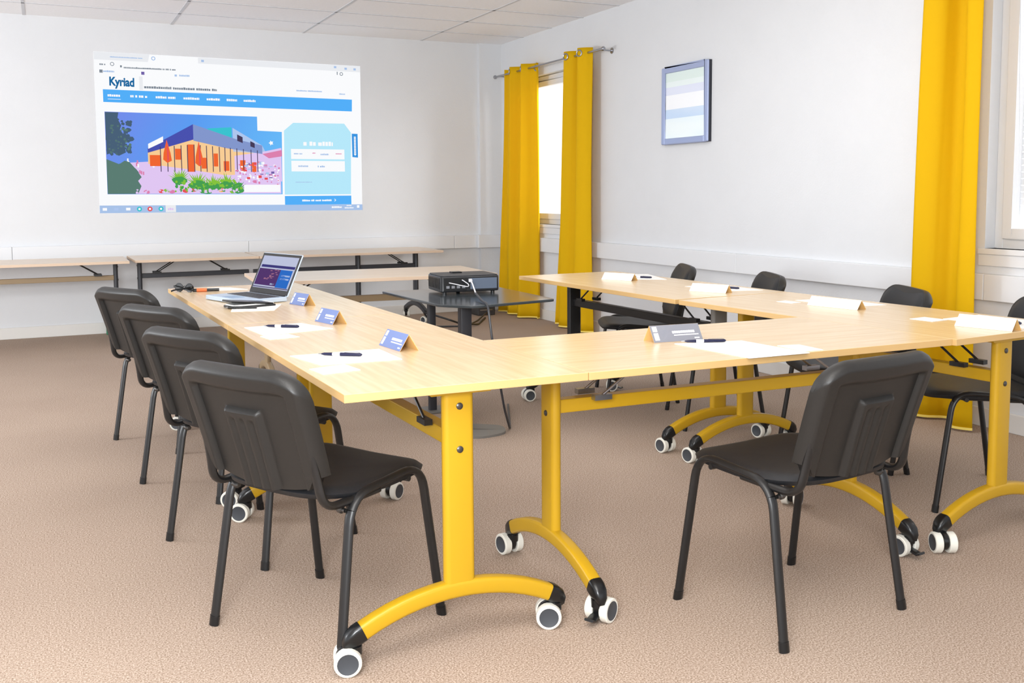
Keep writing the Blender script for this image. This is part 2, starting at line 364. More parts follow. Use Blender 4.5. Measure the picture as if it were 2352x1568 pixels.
# ------------------------------------------------------------------ projected desktop on the far wall
def projection():
    root = thing('projected_screen', (0, YB, 0), 0, 'bright web page projected on the far wall', 'projected image')
    d = [0.003]
    def poly(name, pts, m, layer=1, par=root):
        y1 = -.0015*layer; mb = MB().prism(pts, y1-.0012, y1, 'y'); return mb.build(name, m, par, smooth=0)
    def rect(x0, x1, z0, z1): return [(x0, z0), (x1, z0), (x1, z1), (x0, z1)]
    base = MB().prism([(-.187, 1.08), (2.232, 1.077), (2.238, 2.49), (-.185, 2.50)], -.0016, -.0002, 'y').build('page', 'p_white', root, smooth=0)
    poly('taskbar', [(-.187, 1.08), (2.232, 1.077), (2.232, 1.133), (-.186, 1.148)], 'p_bar', 2)
    poly('tab_strip', [(-.182, 2.432), (.265, 2.43), (.28, 2.497), (-.183, 2.498)], 'p_grey1', 2)
    poly('tab_strip', [(.70, 2.44), (2.236, 2.43), (2.236, 2.488), (.70, 2.492)], 'p_grey1', 2)
    nav = poly('navigation_bar', [(-.12, 2.063), (2.144, 2.046), (2.147, 2.161), (-.12, 2.174)], 'p_blue', 2)
    def scrib(x0, x1, z, h, m, layer=4, par=root, name='writing', slope=0):
        mb = MB(); x = x0; rnd = random.Random(int(x0*1000+z*77))
        y1 = -.0015*layer
        while x < x1:
            wch = h*(.5+.4*rnd.random()); hh = h*(.75+.25*rnd.random()); zz = z+slope*(x-x0)
            mb.prism(rect(x, min(x+wch, x1), zz, zz+hh), y1-.0006, y1, 'y')
            x += wch+h*.14
            if rnd.random() < .06: x += h*.5
        mb.build(name, m, par, smooth=0)
    for x0, x1 in ((-.083, .02), (.105, .25), (.32, .49), (.56, .70), (.765, .885), (.945, 1.04), (1.10, 1.21)):
        scrib(x0, x1, 2.112-.006*(x0), .022, 'p_white', 4, nav, slope=-.006)
    MB().prism(rect(-.083, .025, 2.088, 2.092), -.0075, -.006, 'y').build('underline', 'p_white', nav, smooth=0)
    scrib(.225, .86, 2.196, .022, 'p_text', 3, slope=-.004)
    scrib(.06, .50, 2.365, .014, 'p_text', 3); scrib(-.14, -.09, 2.385, .014, 'p_text', 3); scrib(-.11, -.02, 2.325, .016, 'p_bar', 3)
    scrib(-.05, .22, 2.455, .010, 'p_bar', 4); scrib(.53, .62, 2.315, .016, 'p_bar', 3); scrib(1.60, 1.85, 2.222, .013, 'p_bar', 3); scrib(2.02, 2.08, 2.205, .013, 'p_bar', 3)
    for x, z in ((1.985, 2.468), (2.09, 2.458), (2.18, 2.456), (.74, 2.464)): poly('window_button', rect(x-.012, x+.012, z-.010, z+.010), 'p_bar', 3)
    def ringz(x, z, r, m, th=.007):
        mb = MB(); pts = [(x+r*math.cos(a), -.006, z+r*math.sin(a)) for a in [2*PI*k/18 for k in range(18)]]
        mb.sweep(pts, [(-.001, -th/2), (.001, -th/2), (.001, th/2), (-.001, th/2)], up=(0, 0, 1), closed=True) if 0 else mb.lathe([(r-th, -.0006), (r, -.0006), (r, .0006), (r-th, .0006)], (x, -.005, z), (0, 1, 0), 20)
        mb.build('icon', m, root, smooth=0)
    ringz(.312, 2.464, .018, 'p_bar'); ringz(-.035, 2.398, .017, 'p_text', .005); ringz(2.045, 2.405, .017, 'p_text', .006)
    poly('icon', rect(-.142, -.115, 2.318, 2.345), 'p_text', 3); poly('icon', rect(.205, .232, 2.315, 2.342), 'p_purple', 3); poly('icon', rect(2.0, 2.008, 2.395, 2.425), 'p_text', 3)
    poly('icon', rect(.03, .045, 2.372, 2.39), 'p_text', 3); poly('icon', rect(.49, .51, 2.312, 2.33), 'p_bar', 3)
    poly('logo_backing', rect(.185, .215, 2.18, 2.30), 'p_grey1', 2)
    # logo word
    cu = bpy.data.curves.new('logo', 'FONT'); cu.body = 'Kyriad'; cu.size = .105; cu.offset = .0038; cu.extrude = .0008; cu.space_character = .98
    to = bpy.data.objects.new('logo', cu); COL.objects.link(to); dg = bpy.context.evaluated_depsgraph_get(); dg.update()
    me = bpy.data.meshes.new_from_object(to.evaluated_get(dg)); bpy.data.objects.remove(to)
    me.materials.clear(); me.materials.append(M['p_logo']); lo = bpy.data.objects.new('logo', me); COL.objects.link(lo); lo.parent = root
    lo.location = (-.068, -.0045, 2.212); lo.rotation_euler = (PI/2, .02, 0); lo.scale = (.78, 1, 1)
    # photograph panel, stepped outline
    def skymat():
        m = emi('projected_light_dusk', (90, 150, 240), .55); nt = m.node_tree; e = [n for n in nt.nodes if n.type == 'EMISSION'][0]
        tc = nt.nodes.new('ShaderNodeTexCoord'); sp = nt.nodes.new('ShaderNodeSeparateXYZ'); nt.links.new(tc.outputs['Object'], sp.inputs[0])
        ma = nt.nodes.new('ShaderNodeMath'); ma.operation = 'MULTIPLY_ADD'; ma.inputs[1].default_value = -.6; nt.links.new(sp.outputs[2], ma.inputs[0]); nt.links.new(sp.outputs[0], ma.inputs[2])
        mr = nt.nodes.new('ShaderNodeMapRange'); mr.inputs[1].default_value = -1.25; mr.inputs[2].default_value = .4; nt.links.new(ma.outputs[0], mr.inputs[0])
        cr = nt.nodes.new('ShaderNodeValToRGB'); el = cr.color_ramp.elements; el[0].color = (*lin((118, 140, 236)), 1); el[1].color = (*lin((104, 186, 250)), 1); k = el.new(.45); k.color = (*lin((92, 158, 244)), 1)
        nt.links.new(mr.outputs[0], cr.inputs[0]); nt.links.new(cr.outputs[0], e.inputs[0]); return m
    ph = poly('web_photograph', [(-.117, 1.248), (1.442, 1.238), (1.45, 1.832), (1.22, 1.839), (1.22, 1.97), (-.114, 1.979)], skymat(), 2)
    def pp(name, pts, m, layer=3): return poly(name, pts, 'p_'+m, layer, ph)
    rnd = random.Random(3)
    def blob(name, cx, cz, rx, rz, m, layer=3.5, n=26, jag=.22):
        pp(name, [(max(-.115, cx+rx*math.cos(2*PI*k/n)*(1-jag*rnd.random())), cz+rz*math.sin(2*PI*k/n)*(1-jag*rnd.random())) for k in range(n)], m, layer)
    pp('paving', [(.0, 1.25), (1.43, 1.245), (1.43, 1.46), (1.0, 1.46), (.60, 1.50), (.235, 1.54), (.08, 1.53)], 'path', 3)
    def scatter(name, n, fx, fz, r0, r1, m, layer):
        mb = MB(); y1 = -.0015*layer
        for k in range(n):
            cx, cz = fx(), fz(); r_ = r0+(r1-r0)*rnd.random(); cx = min(max(cx, -.105), 1.42)
            mb.prism([(max(-.115, cx+r_*math.cos(2*PI*j/7)*(.7+.5*rnd.random())), cz+r_*math.sin(2*PI*j/7)*(.7+.5*rnd.random())) for j in range(7)], y1-.0006, y1, 'y')
        mb.build(name, m, ph, smooth=0)['kind'] = 'stuff'
    pp('tree', [(-.112, 1.975), (.0, 1.975), (-.01, 1.92), (.02, 1.86), (.0, 1.80), (.06, 1.74), (.04, 1.68), (.05, 1.62), (-.01, 1.59), (-.06, 1.62), (-.11, 1.60)], 'tree', 3.2)
    scatter('tree_leaves', 70, lambda: -.10+.20*rnd.random()**1.2, lambda: 1.60+.32*rnd.random(), .008, .026, 'p_tree', 3.4)
    scatter('tree_leaves', 36, lambda: -.09+.18*rnd.random(), lambda: 1.60+.26*rnd.random(), .006, .014, 'p_hedge', 3.6)
    # building
    pp('fascia', [(.235, 1.66), (.635, 1.885), (.635, 1.745), (.46, 1.69), (.235, 1.62)], 'fascia', 3.6)
    pp('fascia_side', [(.635, 1.885), (1.02, 1.755), (1.26, 1.70), (1.26, 1.62), (.93, 1.67), (.635, 1.735)], 'fascia2', 3.6)
    pp('upper_storey', [(.76, 1.85), (.98, 1.865), (.98, 1.76), (.80, 1.80)], 'teal', 3.3)
    pp('upper_wing', [(.99, 1.86), (1.26, 1.70), (1.30, 1.62), (.99, 1.64)], 'paleb', 3.4)
    pp('upper_window', [(1.03, 1.80), (1.08, 1.775), (1.08, 1.72), (1.03, 1.74)], 'mull', 3.8); pp('upper_window', [(1.15, 1.74), (1.19, 1.72), (1.19, 1.675), (1.15, 1.69)], 'mull', 3.8)
    pp('lit_glazing', [(.235, 1.66), (.46, 1.72), (.635, 1.755), (.93, 1.68), (1.26, 1.64), (1.26, 1.43), (.9, 1.42), (.60, 1.47), (.235, 1.52)], 'warm', 3.4)
    pp('white_band', [(.24, 1.70), (.37, 1.77), (.37, 1.72), (.24, 1.655)], 'white', 3.9)
    pp('terrace', [(1.0, 1.42), (1.44, 1.36), (1.44, 1.68), (1.26, 1.64), (1.0, 1.60)], 'path', 3.5)
    pp('red_awning', [(1.26, 1.62), (1.445, 1.66), (1.445, 1.60), (1.32, 1.58)], 'pink', 3.9)
    for x in (.34, .40, .46, .52, .575, .635, .69, .745, .80, .86, .91, .96, 1.02, 1.08, 1.15, 1.21):
        pp('mullion', rect(x, x+.007, 1.45, 1.70-.08*abs(x-.635)), 'mull', 4.0)
    for x0, x1, z0, z1 in ((.25, .34, 1.50, 1.60), (.58, .64, 1.45, 1.70), (.70, .75, 1.48, 1.58), (.81, .85, 1.50, 1.62), (.47, .52, 1.56, 1.66), (.9, .95, 1.46, 1.55), (1.05, 1.10, 1.46, 1.56), (1.16, 1.2, 1.45, 1.54)):
        pp('warm_light', rect(x0, x1, z0, z1), 'orange', 3.7)
    for cx, z0, z1 in ((.40, 1.50, 1.74), (.68, 1.47, 1.73)):
        pp('closed_parasol', [(cx-.035, z0+.06), (cx-.03, z0+.12), (cx, z1), (cx+.03, z0+.12), (cx+.04, z0+.05), (cx, z0+.03)], 'orange', 4.2)
        pp('closed_parasol_shade', [(cx, z0+.04), (cx, z1), (cx+.015, z0+.12), (cx+.015, z0+.05)], 'redd', 4.4)
    for k in range(26): x = 1.0+.42*rnd.random(); z = 1.33+.22*rnd.random(); pp('terrace_furniture', rect(x, x+.03, z, z+.006+.02*rnd.random()), rnd.choice(['pink', 'white', 'paleb', 'purple', 'redd']), 4.1)
    for k in range(12): x = .03+.16*rnd.random(); z = 1.42+.12*rnd.random(); pp('distant_figure', rect(x, x+.012, z, z+.03), rnd.choice(['pink', 'white', 'purple']), 4.1)
    blob('dark_hedge', .02, 1.40, .16, .15, 'hedge', 4.5); 
    pp('dark_hedge', [(-.115, 1.25), (.14, 1.25), (.17, 1.32), (.10, 1.44), (-.02, 1.52), (-.115, 1.56)], 'hedge', 4.4)
    for k in range(16): blob('flower_bed', .12+.9*rnd.random(), 1.262+.03*rnd.random(), .03, .02, rnd.choice(['yel', 'pink', 'path', 'redd', 'leaf']), 4.5, 12)
    for cx, cz, r in ((.50, 1.42, .10), (.66, 1.38, .12), (.80, 1.36, .11), (.92, 1.38, .10), (1.02, 1.33, .09), (.74, 1.33, .10)):
        mb = MB()
        for k in range(13):
            a = PI*(.08+.84*k/12)+.1*(rnd.random()-.5); L = r*(.8+.4*rnd.random()); w_ = .008
            tip = (cx+L*math.cos(a), cz-.05+L*math.sin(a)); mb.prism([(cx-w_, cz-.06), (cx+w_*1.2, cz-.06), ((cx+tip[0])/2+w_, (cz-.05+tip[1])/2), tip, ((cx+tip[0])/2-w_, (cz-.05+tip[1])/2)], -.0078, -.0070, 'y')
        mb.build('shrub', 'p_leaf' if cx < .95 else 'p_leaf2', ph, smooth=0)
        blob('shrub_base', cx, cz-.05, r*.75, r*.4, 'leaf2', 4.55, 16)
    scatter('lit_window_glow', 34, lambda: .28+.95*rnd.random(), lambda: 1.49+.14*rnd.random(), .010, .020, 'p_white', 3.65)
    scatter('lit_window_glow', 22, lambda: .30+.9*rnd.random(), lambda: 1.50+.14*rnd.random(), .008, .018, 'p_yel', 3.68)
    scatter('terrace_clutter', 40, lambda: .98+.44*rnd.random(), lambda: 1.36+.16*rnd.random(), .006, .014, 'p_white', 4.15)
    scatter('terrace_clutter', 34, lambda: .98+.44*rnd.random(), lambda: 1.32+.22*rnd.random(), .005, .012, 'p_pink', 4.18)
    scatter('hedge_leaves', 60, lambda: -.10+.24*rnd.random(), lambda: 1.28+.20*rnd.random(), .010, .024, 'p_tree', 4.62)
    scatter('bush_leaves', 60, lambda: .44+.62*rnd.random(), lambda: 1.27+.10*rnd.random(), .008, .018, 'p_leaf', 5.3)
    scatter('bush_leaves', 40, lambda: .46+.62*rnd.random(), lambda: 1.27+.07*rnd.random(), .008, .018, 'p_leaf2', 5.35)
    scatter('flower_bed', 60, lambda: .12+.92*rnd.random(), lambda: 1.256+.03*rnd.random(), .006, .014, 'p_path', 5.4)
    pp('caption_box', rect(1.08, 1.42, 1.26, 1.33), 'white', 6.0)
    pp('street_lamp_glow', [(1.345+.025*math.cos(k*PI/5)*(1 if k % 2 else .5), 1.725+.025*math.sin(k*PI/5)*(1 if k % 2 else .5)) for k in range(10)], 'white', 5)
    # booking card
    cardp = poly('booking_card', [(1.463, 1.235), (2.118, 1.235), (2.131, 1.837), (2.063, 1.925), (1.561, 1.921), (1.471, 1.845)], 'p_cyan', 2)
    poly('search_field', rect(1.533, 2.059, 1.576, 1.672), 'p_white', 3, cardp); poly('search_field', rect(1.534, 2.061, 1.457, 1.559), 'p_white', 3, cardp)
    scrib(1.655, 1.78, 1.705, .044, 'p_white', 3, cardp); scrib(1.80, 1.945, 1.705, .044, 'p_white', 3, cardp)
    scrib(1.56, 1.64, 1.62, .014, 'p_bar', 5, cardp); scrib(1.74, 1.77, 1.63, .010, 'p_pink', 5, cardp); scrib(1.82, 1.90, 1.615, .016, 'p_bar', 5, cardp); scrib(1.97, 2.03, 1.625, .010, 'p_pink', 5, cardp)
    scrib(1.60, 1.70, 1.50, .016, 'p_bar', 5, cardp); scrib(1.79, 1.86, 1.497, .018, 'p_bar', 5, cardp); scrib(1.57, 1.73, 1.35, .008, 'p_bar', 3, cardp)
    bt = poly('search_button', [(1.463, 1.137), (2.12, 1.135), (2.12, 1.221), (1.463, 1.221)], 'p_blue', 2.5); scrib(1.63, 1.92, 1.168, .018, 'p_white', 4, bt)
    poly('chevron', [(1.945, 1.19), (1.957, 1.178), (1.945, 1.166), (1.952, 1.166), (1.966, 1.178), (1.952, 1.19)], 'p_white', 5, bt)
    sd = poly('side_tab', [(2.14, 1.60), (2.197, 1.595), (2.197, 1.828), (2.138, 1.829)], 'p_dblue', 2.5)
    mb = MB(); z = 1.80
    while z > 1.63: mb.prism(rect(2.158, 2.178, z-.011, z), -.0068, -.006, 'y'); z -= .015
    mb.prism([(2.155, 1.63), (2.181, 1.63), (2.168, 1.612)], -.0068, -.006, 'y'); mb.build('writing', 'p_white', sd, smooth=0)
    # task bar icons
    for x, m in ((-.145, 'white'), (-.05, 'paleb'), (.05, 'white'), (.145, 'teal'), (.235, 'redd'), (.33, 'teal')):
        if m in ('white', 'paleb'): poly('icon', rect(x-.018, x+.018, 1.102, 1.126), 'p_'+m, 4)
        else: poly('icon', [(x+.022*math.cos(a), 1.113+.022*math.sin(a)) for a in [2*PI*k/14 for k in range(14)]], 'p_'+m, 4); poly('icon', [(x+.010*math.cos(a), 1.113+.010*math.sin(a)) for a in [2*PI*k/10 for k in range(10)]], 'p_white', 5)
    poly('active_icon', rect(.37, .46, 1.082, 1.145), 'p_grey1', 4); scrib(.39, .44, 1.10, .022, 'p_path', 6)
    scrib(1.92, 2.02, 1.10, .018, 'p_white', 4); scrib(2.07, 2.12, 1.118, .010, 'p_white', 4); scrib(2.05, 2.14, 1.095, .012, 'p_white', 4); poly('icon', rect(2.175, 2.20, 1.10, 1.125), 'p_white', 4)
projection()

# ------------------------------------------------------------------ folding tables
def caster(par, c, ang, zt, brake=False, small=False):
    # twin wheel caster under a foot tip: c = point under the tip
    cr = bpy.data.objects.new('caster', None)
    r = .036; w_ = .013; a = Vector((math.cos(ang), math.sin(ang), 0)); back = Vector((-math.sin(ang), math.cos(ang), 0))
    ctr = Vector((c[0], c[1], r))+back*.018
    body = MB(); body.cyl((c[0], c[1], r+.02), (c[0], c[1], zt), .010, 10)
    body.lathe([(0, -.012), (.026, -.012), (.031, -.006), (.031, .006), (.026, .012), (0, .012)], ctr+Vector((0, 0, .006)), a, 16)
    body.cyl((c[0], c[1], r+.012), (c[0], c[1], r+.034), .020, 14)
    if brake: body.sweep([ctr-back*.02+Vector((0, 0, -.008)), ctr-back*.055+Vector((0, 0, -.018)), ctr-back*.068+Vector((0, 0, -.012))], rrect(.03, .008, .003, 2))
    b = body.build('caster', 'bplast', par)
    for s in (-1, 1):
        o = s*.024
        wh = MB(); prof = [(0, -w_*.5), (.022, -w_*.6), (.027, -w_), (r-.003, -w_), (r, -w_+.003), (r, w_-.003), (r-.003, w_), (.027, w_), (.022, w_*.6), (0, w_*.5)]
        wh.lathe(prof, ctr+a*o, a, 26); wl = wh.build('wheel', 'tyre', b)
        hb = MB(); hb.lathe([(0, w_*.5), (.0275, w_+.0005), (.0285, w_-.003)], ctr+a*o, a*s, 24); hb.build('hub', 'hub', b)

def table(name, org, ang, L, H, label, legs, beam, W=.68, top='wood', edge='edge', thick=.022, d0=.09, d1=.09, casters=(0, .4, 1.2, 2.0), hide=(), extra=(), skew=None, split=None, brace='black', beam0=None, brakes=(3,), group='folding tables on casters'):
    t = thing(name, (org[0], org[1], 0), ang, label, 'table', group)
    tp = MB(); tp.cur = 0; sk_ = skew or (0, 0, L, L); tp.prism([(0, sk_[0]+.0015), (W, sk_[1]+.0015), (W, sk_[3]-.0015), (0, sk_[2]-.0015)], H-thick, H, 'z')
    for i in range(len(tp.f)): pass
    o = tp.build('tabletop', [top, edge], t, smooth=0, bev=.0015)
    for pgn in o.data.polygons:
        if abs(pgn.normal.z) < .5: pgn.material_index = 1
    zb = .165
    for li, (y, m) in enumerate([(d0, legs[0]), (L-d1, legs[1])]+[(e_, legs[1]) for e_ in extra]):
        if li in hide: continue
        out = -1 if li == 0 else 1
        c = MB(); sec = rrect(.088, .034, .015, 4)
        cx = W/2-.012
        mats = [m]
        if split and li == split[0]:
            c.sweep([(cx, y, zb-.012), (cx, y, split[1])], sec, up=(0, 1, 0), mi=0); c.sweep([(cx, y, split[1]), (cx, y, H-thick-.012)], sec, up=(0, 1, 0), mi=1); mats = [m, split[2]]
        else: c.sweep([(cx, y, zb-.012), (cx, y, H-thick-.012)], sec, up=(0, 1, 0))
        col = c.build('leg', mats, t)
        MB().prism([(cx-.10, H-thick), (cx-.085, H-thick-.014), (cx+.085, H-thick-.014), (cx+.10, H-thick)], y-.03, y+.03, 'y').build('hinge_bracket', m, t, smooth=0)
        for z in (.669, .552):
            MB().lathe([(0, .005), (.006, .0045), (.0095, .002), (.0095, 0)], (cx, y+out*.017, z*H/.74), (0, out, 0), 14).build('bolt', 'bolt', col)
        # arched foot
        R_ = .62; hs = .278; path = []
        for k in range(15):
            x = -hs+2*hs*k/14; path.append((cx+x, y, .168-(R_-math.sqrt(R_*R_-x*x))))
        fo = MB().sweep(path, rrect(.040, .046, .010, 3), up=(0, 0, 1)).build('foot', m, t)
        for s in (-1, 1):
            e = Vector(path[0] if s < 0 else path[-1]); q = Vector(path[1] if s < 0 else path[-2]); dr = (e-q).normalized()
            cp = MB(); cp.sweep([e-dr*.004, e+dr*.012, e+dr*.026+Vector((0, 0, -.004)), e+dr*.038+Vector((0, 0, -.014)), e+dr*.044+Vector((0, 0, -.026))], rrect(.044, .050, .013, 3), up=(0, 0, 1), scale=[1, 1, .93, .72, .35])
            cp.cyl((e.x+dr.x*.02, e.y, .07), (e.x+dr.x*.02, e.y, .092), .017, 14)
            cp.build('end_cap', 'bplast', fo)
            k = (li*2+(s > 0)) % 4
            caster(fo, (e.x+dr.x*.02, e.y), casters[k], .085, brake=(k in brakes))
    if beam:
        y0 = d0+.014 if beam0 is None else beam0; y1 = L-d1-.014 if 1 not in hide else L-.02
        MB().box(W/2-.03, W/2+.014, y0, y1, .552*H/.74, .594*H/.74).build('crossbeam', beam, t, smooth=0, bev=.003)
        for s, yy in ((1, d0+.20), (-1, L-d1-.20)):
            for dx in (-.05, .06):
                bx = MB(); z0 = .594*H/.74
                bx.sweep([(W/2+dx, yy-s*.06, z0+.012), (W/2+dx, yy+s*.10, H-thick-.004)], circ(.0045, 8), up=(1, 0, 0)); bx.box(W/2+dx-.012, W/2+dx+.012, yy-s*.06-.03, yy-s*.06+.03, z0, z0+.016); bx.build('folding_brace', brace, t)
    return t

A1 = table('folding_table', (0.0, .02), .021, 1.50, .74, 'wooden table with yellow T-legs, nearest corner of the horseshoe, bearing the nearest blue card', ('yellow', 'yellow'), 'yellow', d0=.075, casters=(1.30, 1.12, 1.0, 2.2), skew=(.010, -.021, 1.50, 1.50))
A2 = table('folding_table', (-.032, 1.522), .021, 1.64, .74, 'wooden table carrying the laptop at the far end of the left row', ('yellow', 'yellow'), 'yellow', casters=(1.0, 1.9, 1.2, 2.0))
B = table('folding_table', (.699, .693), -PI/2-.02, 1.355, .74, 'crosswise wooden table with yellow legs and the grey name card', ('yellow', 'yellow'), 'yellow', d0=.055, d1=.10, casters=(1.75, .52, .6, 1.75), W=.68, brace='steel', skew=(-.033, -.005, 1.3055, 1.366), brakes=(1, 3))
C1 = table('folding_table', (2.052, -.03), .068, 1.435, .74, 'wooden table with yellow leg at the right edge of the photo', ('yellow', 'yellow'), 'yellow', d0=.06, casters=(2.64, 1.3, .15, .15))
C2 = table('folding_table', (1.953, 1.424), .035, 1.53, .74, 'wooden table with black far leg nearest the framed picture', ('yellow', 'black'), 'black', casters=(.15, .15, 1.4, 1.0), split=(0, .50, 'greyc'))
E_ = table('folding_table', (.53, 4.27), -PI/2-.10, 1.50, .72, 'pale wooden table behind the projector, in front of the wall tables', ('taupe', 'taupe'), 'taupe', top='woodp', edge='edgep', W=.75)
E_.rotation_euler = (0, 0, -PI/2-.07)
D1 = table('folding_table', (-1.62, 7.02), -PI/2, 1.60, .70, 'pale wall table at the left edge of the photo with brown crossbeam', ('taupe', 'char'), 'taupe', top='woodp', edge='edgep', W=.72)
D2 = table('folding_table', (.01, 7.08), -PI/2+.02, 1.02, .70, 'pale wall table under the left half of the projection, behind the chairs', ('char', 'char'), 'char', top='woodp', edge='edgep', W=.72, d0=.07, hide=(1,))
D3 = table('folding_table', (1.045, 7.08), -PI/2, 1.72, .70, 'pale wall table at the right end of the far row, behind the laptop', ('char', 'char'), 'char', top='woodp', edge='edgep', W=.72, d0=.17, d1=.15, extra=(.99,), beam0=.01)

# ------------------------------------------------------------------ chairs  (local: faces +Y)
def make_chair():
    t = thing('stacking_chair', (0, 0, 0), 0, '', 'chair', 'black stacking chairs around the tables')
    # seat pad: domed cushion with waterfall front and rising rear
    def seat_surface(zoff, dome, inset):
        v = []; nx, ny = 14, 14
        return v
    outl = []
    hw, yf, yr = .235, .225, -.215
    for k in range(48):
        a = 2*PI*k/48; c, s = math.cos(a), math.sin(a); e = .42
        x = hw*math.copysign(abs(c)**e, c); y = (yf if s > 0 else -yr)*math.copysign(abs(s)**e, s)
        if y < 0: x *= 1-.14*(y/yr)**2
        outl.append((x, y))
    def zs(x, y): return .428+.018*(abs(y)/.22)**2+(.010*(x/.235)**2)-(.016*max(0, (y-.13)/.095)**2)
    rings = [(.0, .024), (.45, .0235), (.80, .022), (.94, .016), (1.0, .004), (.985, -.008), (.86, -.014), (.5, -.015), (0, -.015)]
    v = []; f = []
    for rs, dz in rings:
        for x, y in outl: v.append((x*rs, y*rs, zs(x*rs, y*rs)+dz))
    n = 48
    for i in range(len(rings)-1):
        for k in range(n): f.append((i*n+k, i*n+(k+1) % n, (i+1)*n+(k+1) % n, (i+1)*n+k))
    MB().add(v, f).build('seat', 'vinyl', t, smooth=60)
    # side frames with two legs each
    sec = circ(.0105, 12, .0150)
    for s in (-1, 1):
        pf = (s*.250, .215, 0); pa = (s*.232, .150, .463); pb = (s*.232, -.135, .440); pr_ = (s*.250, -.205, 0)
        path = fillet([pf, pa, pb, pr_], .075, 7)
        mid = [q for q in path]
        # split at front and rear bends
        i1 = 1+7; i2 = i1+1
        nfr = len(path)
        MB().sweep(path[:4], sec, up=(s, 0, 0)).build('leg', 'black', t)
        MB().sweep(path[-4:], sec, up=(s, 0, 0)).build('leg', 'black', t)
        MB().sweep(path[3:-3], sec, up=(s, 0, 0)).build('side_rail', 'black', t)
        for q, k in ((pf, 0), (pr_, 1)):
            d = (Vector(pa if k == 0 else pb)-Vector(q)).normalized(); MB().sweep([Vector(q), Vector(q)+d*.028], circ(.0122, 12, .0168), up=(s, 0, 0)).build('foot_cap', 'bplast', t)
        # back upright
        up = fillet([(s*.222, -.02, .432), (s*.216, -.215, .424), (s*.205, -.232, .52), (s*.20, -.262, .64)], .07, 7)
        MB().sweep(up, sec, up=(s, 0, 0)).build('back_upright', 'black', t)
    cb = MB()
    for y in (.10, -.11): cb.cyl((-.232, y, .432), (.232, y, .432), .0085, 10)
    cb.build('cross_tube', 'black', t)
    kb = MB()
    for s in (-1, 1): kb.lathe([(0, .03), (.007, .028), (.010, .02), (.010, .012), (.006, .01), (.006, 0)], (s*.222, -.145, .405), (-s, 0, 0), 12); 
    kb.build('stacking_knob', 'bolt', t)
    # backrest shell: curved panel with raised rim and recessed ribbed centre, seen from behind
    def bp(u, z, off):    # u across (-1..1), z height 0..1, off = distance towards the back
        hw_ = .234*(1-.05*(1-z))
        x = u*hw_; zz = .475+.318*z; y = -.196-.088*z-.012*z*z - .020*(1-u*u)
        return Vector((x, y-off, zz-.06*0))
    nu, nz = 96, 56
    def inside(u, z):   # rounded outline with cut lower corners
        return True
    def warp(u, z):
        # map the square grid to a rounded-corner shape with a lowered middle at the bottom
        e = .13
        au = abs(u); top = 1.0
        if au > 1-.42: top = 1-.24*(1-math.sqrt(max(0, 1-((au-.58)/.42)**2)))
        if au > .90: bot = .09+.03*((au-.9)/.1)
        elif au > .82: bot = .09*((au-.82)/.08)
        else: bot = -.07*(1-(au/.82)**2)
        return u, bot+(top-bot)*z
    v = []; f = []
    def depth(u, z):
        au = abs(u); rim = .030
        # rounded rim
        ed = min(1-au, (1-z)*1.0)
        off = .030*min(1, math.sqrt(max(0, ed)/.07)) if ed < .07 else .030
        # recessed centre
        m_ = min((.78-au)/.03, (.83-z)/.03); m_ = max(0, min(1, m_)); off -= .019*m_*m_*(3-2*m_)
        # pad with three grooves
        q = min((.30-au)/.04, (.66-z)/.03); q = max(0, min(1, q)); off += .017*q*q*(3-2*q)
        if q > .9 and z < .585:
            for g0 in (-.155, 0, .155):
                k = max(0, 1-abs(u-g0)/.05); off -= .011*k*min(1, (.585-z)/.03)
        return off
    for j in range(nz+1):
        for i in range(nu+1):
            u = -1+2*i/nu; z = j/nz; uu, zz = warp(u, z); v.append(bp(uu, zz, depth(u, z)))
    f = [(j*(nu+1)+i, j*(nu+1)+i+1, (j+1)*(nu+1)+i+1, (j+1)*(nu+1)+i) for j in range(nz) for i in range(nu)]
    # rim return to the front
    N = len(v); ring = [i for i in range(nu+1)]+[j*(nu+1)+nu for j in range(1, nz+1)]+[nz*(nu+1)+i for i in range(nu-1, -1, -1)]+[j*(nu+1) for j in range(nz-1, 0, -1)]
    fr_ = []
    for k, idx in enumerate(ring):
        i = idx % (nu+1); j = idx//(nu+1); u = -1+2*i/nu; z = j/nz; uu, zz = warp(u, z); v.append(bp(uu, zz, -.012))
    n = len(ring)
    for k in range(n): f.append((ring[k], ring[(k+1) % n], N+(k+1) % n, N+k))
    f.append(tuple(N+k for k in range(n-1, -1, -1)))
    MB().add(v, f).build('backrest_shell', 'plastic', t, smooth=50)
    # front pad
    v = []; f = []
    for j in range(13):
        for i in range(17):
            u = -1+2*i/16; z = j/12; uu, zz = warp(u*.985, .02+.965*z); b_ = min(1, 5*(1-abs(u)))*min(1, 6*min(z, 1-z)+.0)
            v.append(bp(uu, zz, -.010-.022*math.sqrt(max(0, b_))))
    f = [(j*17+i, j*17+i+1, (j+1)*17+i+1, (j+1)*17+i) for j in range(12) for i in range(16)]
    MB().add(v, f).build('backrest_pad', 'vinyl', t, smooth=70)
    return t
ch = make_chair()
FL = math.radians(30)-PI/2    # left row faces right and away
first = True
def put(x, y, rz, label):
    global first
    if first: ch.location = (x, y, 0); ch.rotation_euler = (0, 0, rz); ch['label'] = label; first = False; return ch
    return dup(ch, (x, y, 0), rz, label)
put(.048, .429, FL, 'nearest of the four black chairs along the left table row')
put(.014, 1.215, FL, 'second nearest of the four black chairs along the left table row')
put(-.008, 2.00, FL, 'third nearest of the four black chairs along the left table row')
put(-.06, 2.87, FL, 'farthest of the four black chairs along the left table row')
put(1.3175, -.08, math.radians(7), 'black chair with its back to the camera, alone at the crosswise table')
put(2.70, .45, math.radians(62), 'black chair cut by the right edge of the photo, behind the rightmost table leg')
